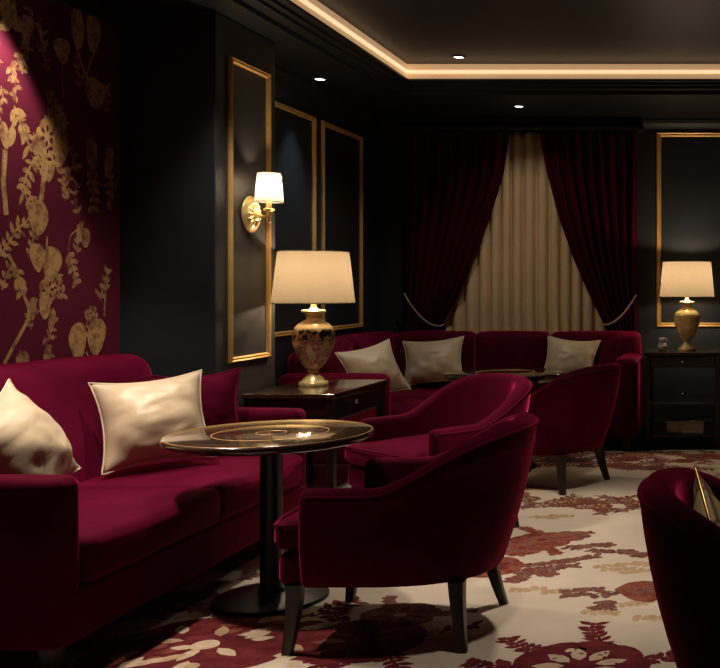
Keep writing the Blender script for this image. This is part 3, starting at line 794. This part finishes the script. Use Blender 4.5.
# ------------------------------------------------------------------ side tables
def frame_leg(root, x, y, w, z0, z1):
    bm = bmesh.new(); box(bm, x-w/2, x+w/2, y-w/2, y+w/2, z0, z1)
    return finish('leg', bm, 'wood_leg', root, smooth=False, bevel=0.004, world=True)
def wbox(root, nm, mt, *a, bev=0.004):
    bm = bmesh.new(); box(bm, *a); return finish(nm, bm, mt, root, smooth=False, bevel=bev, world=True)
def knob(parent, wparent, loc, d, mt='silver', r=0.013):
    bm = bmesh.new()
    m = Matrix.Translation(Vector(loc)-Vector(wparent)) @ Vector((0, 0, 1)).rotation_difference(Vector(d)).to_matrix().to_4x4()
    lathe(bm, [(0.006, 0), (0.005, 0.010), (r, 0.014), (r*1.05, 0.020), (r*0.7, 0.026), (0.002, 0.027)], 16, m)
    return finish('knob', bm, mt, parent)
X0, X1, Y0, Y1, ZL = -2.63, -2.12, 5.50, 6.37, 0.705
st = thing('side_table', 'dark wooden side table between the two sofas carrying the large lit lamp', 'side table', ((X0+X1)/2, (Y0+Y1)/2, CZ))
wbox(st, 'tabletop', 'wood_top', X0, X1, Y0, Y1, ZL-0.028, ZL)
wbox(st, 'apron', 'wood', X0+0.02, X1-0.02, Y0+0.015, Y1-0.015, ZL-0.16, ZL-0.0285)
dr = wbox(st, 'drawer', 'wood', X1-0.0195, X1-0.006, Y0+0.06, Y1-0.06, ZL-0.15, ZL-0.036)
knob(dr, st.location, (X1-0.006, 5.80, ZL-0.075), (1, 0, 0))
for x in (X0+0.03, X1-0.03):
    for y in (Y0+0.03, Y1-0.03): frame_leg(st, x, y, 0.045, 0.001, ZL-0.0285)
wbox(st, 'shelf', 'wood', X0+0.03, X1-0.03, Y0+0.03, Y1-0.03, 0.15, 0.172)

X0, X1, Y0, Y1, ZL2 = -0.605, 0.0, 8.07, 8.50, 0.765
s2 = thing('side_table', 'dark open side table with one drawer and two shelves against the back wall', 'side table', ((X0+X1)/2, (Y0+Y1)/2, -0.006))
wbox(s2, 'tabletop', 'wood_top', X0-0.012, X1+0.012, Y0-0.015, Y1, ZL2-0.026, ZL2)
wbox(s2, 'apron', 'wood', X0+0.02, X1-0.02, Y0+0.02, Y1-0.015, ZL2-0.125, ZL2-0.0265)
dr = wbox(s2, 'drawer', 'wood', X0+0.045, X1-0.045, Y0+0.006, Y0+0.0195, ZL2-0.118, ZL2-0.033)
knob(dr, s2.location, ((X0+X1)/2, Y0+0.006, ZL2-0.075), (0, -1, 0))
for x in (X0+0.02, X1-0.02):
    for y in (Y0+0.02, Y1-0.02): frame_leg(s2, x, y, 0.04, -0.005, ZL2-0.0265)
wbox(s2, 'shelf', 'wood', X0+0.01, X1-0.01, Y0+0.012, Y1-0.012, 0.345, 0.368)
wbox(s2, 'shelf', 'wood', X0+0.01, X1-0.01, Y0+0.012, Y1-0.012, 0.075, 0.10)

# small things on it
t = thing('storage_box', 'cream lidded box on the bottom shelf of the open side table', 'box', (-0.285, 8.26, 0.101))
wbox(t, 'box_body', 'cream_box', -0.435, -0.135, 8.16, 8.38, 0.101, 0.172, bev=0.003)
wbox(t, 'lid', 'page', -0.441, -0.129, 8.154, 8.386, 0.1722, 0.200, bev=0.003)
bm = bmesh.new()
lathe(bm, [(0.018, 0), (0.019, 0.004), (0.006, 0.010), (0.005, 0.022), (0.020, 0.034), (0.026, 0.050), (0.024, 0.062), (0.021, 0.062), (0.022, 0.05), (0.002, 0.034)], 24)
tag(finish('small_goblet', bm, 'silver', None, (-0.30, 8.20, 0.369)), 'tiny silver goblet on the middle shelf of the open side table', 'goblet')
t = thing('milk_jug', 'small silvery jug beside the gold lamp on the back side table', 'jug', (-0.475, 8.24, ZL2+0.001))
bm = bmesh.new(); lathe(bm, [(0.026, 0), (0.030, 0.004), (0.042, 0.025), (0.042, 0.045), (0.028, 0.070), (0.026, 0.085), (0.036, 0.105), (0.033, 0.105), (0.022, 0.085), (0.002, 0.06)], 28); finish('body', bm, 'glass_grey', t)
bm = bmesh.new(); tube(bm, [(0.030, 0, 0.088), (0.055, 0, 0.085), (0.066, 0, 0.060), (0.056, 0, 0.032), (0.040, 0, 0.026)], 0.005, 8); finish('handle', bm, 'glass_grey', t)

# ------------------------------------------------------------------ lamps
def table_lamp(label, loc, vase, k, shade, power, zsb, zst, rb, rt, bulbz):
    t = thing('table_lamp', label, 'lamp', loc)
    bm = bmesh.new()
    lathe(bm, [(r*k, z*k) for r, z in ((0.001, 0.0), (0.084, 0.0), (0.086, 0.012), (0.080, 0.024), (0.062, 0.032), (0.058, 0.044), (0.040, 0.060), (0.028, 0.072), (0.030, 0.082), (0.040, 0.088), (0.030, 0.094), (0.028, 0.1))], 40, cap=False)
    finish('foot', bm, 'gold_pol', t, angle=60)
    bm = bmesh.new()
    lathe(bm, [(r*k, z*k) for r, z in ((0.028, 0.0985), (0.044, 0.104), (0.070, 0.135), (0.095, 0.185), (0.114, 0.240), (0.121, 0.285), (0.117, 0.320), (0.104, 0.350), (0.082, 0.372), (0.058, 0.386), (0.046, 0.394))], 48)
    finish('vase_body', bm, vase, t)
    bm = bmesh.new()
    lathe(bm, [(r*k, z*k) for r, z in ((0.046, 0.3935), (0.043, 0.40), (0.042, 0.418), (0.050, 0.428), (0.068, 0.436), (0.070, 0.446), (0.060, 0.452), (0.026, 0.456), (0.018, 0.47), (0.0155, 0.50), (0.0155, 0.55), (0.001, 0.552))], 40, cap=False)
    finish('neck', bm, 'gold_pol', t, angle=60)
    bm = bmesh.new(); lathe(bm, [(rb, zsb), (rb+(rt-rb)*.33, zsb+(zst-zsb)*.33), (rb+(rt-rb)*.66, zsb+(zst-zsb)*.66), (rt, zst)], 56, cap=False)
    sh = finish('lamp_shade', bm, shade, t)
    for (rr, zz) in ((rb, zsb), (rt, zst)):
        bm = bmesh.new(); tube(bm, [(rr*math.cos(2*PI*i/56), rr*math.sin(2*PI*i/56), zz) for i in range(56)], 0.003, 6, True)
        finish('shade_rim', bm, 'shade', sh)
    bm = bmesh.new()
    for i in range(3):
        a = 2*PI*i/3; tube(bm, [(0.012*math.cos(a), 0.012*math.sin(a), zst-0.03), (rt*math.cos(a), rt*math.sin(a), zst-0.012)], 0.002, 6)
    tube(bm, [(0, 0, zst-0.045), (0, 0, zst-0.028), (0, 0, zst-0.02)], [0.014, 0.014, 0.008], 10)
    finish('shade_spider', bm, 'gold', sh)
    for bz, sh_ in zip(bulbz, (0.40, 0.60)):                                       # two bulbs: a low one added to light the vase and lower wall
        L = bpy.data.lights.new('bulb_light', 'POINT'); L.energy = power*sh_; L.color = (1.0, 0.74, 0.48); L.shadow_soft_size = 0.03
        lo = bpy.data.objects.new('bulb_light', L); COL.objects.link(lo); lo.parent = t; lo.location = (0, 0, bz)
    return t
table_lamp('large lit lamp with a gold mosaic vase base on the dark table between the sofas', (-2.43, 5.98, 0.706), 'vase', 1.0, 'shade', 28.0, 0.493, 0.80, 0.235, 0.200, (0.545, 0.70))
table_lamp('lit lamp with a turned gold base on the side table against the back wall', (-0.274, 8.30, ZL2+0.001), 'gold_pol', 0.90, 'shade', 27.0, 0.445, 0.735, 0.228, 0.20, (0.492, 0.65))

# sconce on the pillar
sx, sy, sz = XP, 5.63, 1.705
sc = thing('wall_sconce', 'gold wall sconce with small white shade on the panelled pillar', 'sconce', (sx, sy, sz))
rx = Matrix.Rotation(PI/2, 4, 'Y')
bm = bmesh.new(); lathe(bm, [(0.001, 0.0005), (0.098, 0.0005), (0.105, 0.006), (0.102, 0.014), (0.088, 0.018), (0.084, 0.026), (0.060, 0.036), (0.040, 0.040), (0.034, 0.050), (0.018, 0.056), (0.001, 0.058)], 40, rx, cap=False)
for k in range(16):                                              # embossed petals
    a = 2*PI*k/16; tube(bm, [(0.024, 0.082*math.sin(a), 0.082*math.cos(a)), (0.036, 0.06*math.sin(a), 0.06*math.cos(a)), (0.043, 0.038*math.sin(a), 0.038*math.cos(a))], [0.003, 0.0055, 0.003], 8)
finish('backplate', bm, 'gold_pol', sc)
bm = bmesh.new(); ax = 0.112
tube(bm, [(0.05, 0, -0.004), (0.075, 0, -0.012), (0.10, 0, -0.016), (0.118, 0, -0.006), (ax, 0, 0.014), (ax, 0, 0.03)], 0.008, 10)
tube(bm, [(ax, 0, -0.05), (ax, 0, -0.035), (ax, 0, -0.01), (ax, 0, 0.012)], [0.003, 0.009, 0.006, 0.008], 10)
finish('arm', bm, 'gold_pol', sc)
bm = bmesh.new(); lathe(bm, [(0.008, 0.012), (0.028, 0.020), (0.032, 0.028), (0.014, 0.034), (0.012, 0.08), (0.010, 0.082)], 24, c=(ax, 0, 0)); finish('candle_cup', bm, 'gold_pol', sc, angle=60)
bm = bmesh.new(); lathe(bm, [(0.076, 0.068), (0.070, 0.146), (0.062, 0.230)], 40, cap=False, c=(ax, 0, 0)); sh = finish('lamp_shade', bm, 'shade_pale', sc)
for (rr, zz) in ((0.076, 0.068), (0.062, 0.230)):
    bm = bmesh.new(); tube(bm, [(ax+rr*math.cos(2*PI*i/40), rr*math.sin(2*PI*i/40), zz) for i in range(40)], 0.002, 6, True)
    finish('shade_rim', bm, 'shade_pale', sh)
L = bpy.data.lights.new('bulb_light', 'POINT'); L.energy = 7.5; L.color = (1.0, 0.76, 0.50); L.shadow_soft_size = 0.02
lo = bpy.data.objects.new('bulb_light', L); COL.objects.link(lo); lo.parent = sc; lo.location = (ax, 0, 0.15)

# ------------------------------------------------------------------ curtains
YC = 8.61
def interp(tab, z):
    for (za, xa), (zb, xb) in zip(tab, tab[1:]):
        if za >= z >= zb: 
            return xa+(xb-xa)*(za-z)/(za-zb)
    return tab[-1][1] if z < tab[-1][0] else tab[0][1]
def pz(px, py, y=YC): return (EYE-(py-CY)*y/F, (px-CX)*y/F)
inL = [pz(510, 131), pz(504, 172), pz(493, 207), pz(478, 248), pz(462, 290), pz(441, 326), (0.80, -2.44), (0.05, -2.40)]
inR = [pz(539, 131), pz(547, 172), pz(558, 214), pz(574, 259), pz(589, 293), pz(605, 325), (0.80, -0.96), (0.05, -1.0)]
def curtain(label, outer, tab, hook_z, tie_z, seed):
    t = thing('curtain', label, 'curtain', (outer, YC, 0.0), 0, 'burgundy velvet curtains')
    bm = bmesh.new(); rows = []; nz, ns = 60, 110
    ztop = 2.64
    for i in range(nz+1):
        z = ztop+(0.03-ztop)*i/nz
        xi = interp(tab, z); wid = abs(xi-outer)
        comp = 1-smooth01((wid-0.25)/0.65)
        row = []
        for j in range(ns+1):
            s = j/ns
            x = outer+(xi-outer)*s
            ph = s*2*PI*8.5+seed+0.5*math.sin(z*2.1+seed)
            amp = (0.022+0.020*comp)*(1+0.3*math.sin(s*9+seed))
            y = YC+amp*math.sin(ph)+0.008*math.sin(ph*2.3+z*3)
            sag = 0.0
            # the swept cloth hangs below the tie line: pull the folds down towards the tie
            row.append(bm.verts.new((x-outer, y-YC, z-sag)))
        rows.append(row)
    for A, B in zip(rows, rows[1:]):
        for j in range(ns): bm.faces.new((A[j], A[j+1], B[j+1], B[j]))
    finish('curtain_panel', bm, 'curtain', t, solid=0.004)
    xi = interp(tab, tie_z)
    pts = []
    for k in range(15):
        f = k/14
        pts.append(((xi-outer)*f*1.02, -0.066-0.008*math.sin(PI*f), hook_z+(tie_z-hook_z)*(1-(1-f)**1.9)))
    d = 0.02 if xi > outer else -0.02
    pts += [((xi-outer)+d*1.2, -0.02, tie_z+0.01), ((xi-outer)+d*0.6, 0.055, tie_z+0.03)]
    bm = bmesh.new(); tube(bm, pts, 0.009, 8); finish('tieback_rope', bm, 'rope', t)
    return t
curtain('left burgundy velvet curtain swept aside from the cream drape', -2.70, inL, 1.235, 0.955, 0.4)
curtain('right burgundy velvet curtain swept aside, nearer the gold lamp', -0.715, inR, 1.225, 0.965, 2.1)
t = thing('drape', 'cream pleated drape hanging between the two burgundy curtains', 'curtain', (-1.68, 8.712, 0))
bm = bmesh.new(); rows = []
for i in range(31):
    z = 2.635+(0.03-2.635)*i/30; row = []
    for j in range(241):
        s = j/240; ph = s*2*PI*15+0.6*math.sin(s*17)+0.12*math.sin(z*2+s*9)
        sh = math.sin(ph); row.append(bm.verts.new((-0.78+1.56*s+0.010*math.cos(ph), 0.028*math.copysign(abs(sh)**0.7, sh), z)))
    rows.append(row)
for A, B in zip(rows, rows[1:]):
    for j in range(240): bm.faces.new((A[j], A[j+1], B[j+1], B[j]))
finish('drape_panel', bm, 'drape_cream', t, solid=0.003)
bm = bmesh.new(); box(bm, -2.75, -0.66, 8.55, YB, 2.641, 2.668)
tag(finish('curtain_rail', bm, 'ceil', None, smooth=False, bevel=0.003), 'slim black rail at the ceiling carrying the curtains', 'curtain rail')

# ------------------------------------------------------------------ world and view
w = bpy.data.worlds.new('world'); scene.world = w; w.use_nodes = True
w.node_tree.nodes['Background'].inputs[0].default_value = (0.02, 0.018, 0.017, 1)
w.node_tree.nodes['Background'].inputs[1].default_value = 0.1
vs = scene.view_settings
vs.view_transform = 'Standard'; vs.look = 'None'; vs.gamma = 1.0; vs.exposure = 0.0; vs.use_curve_mapping = False
scene.cycles.use_denoising = True
scene.cycles.max_bounces = 8
scene.cycles.sample_clamp_indirect = 4.0
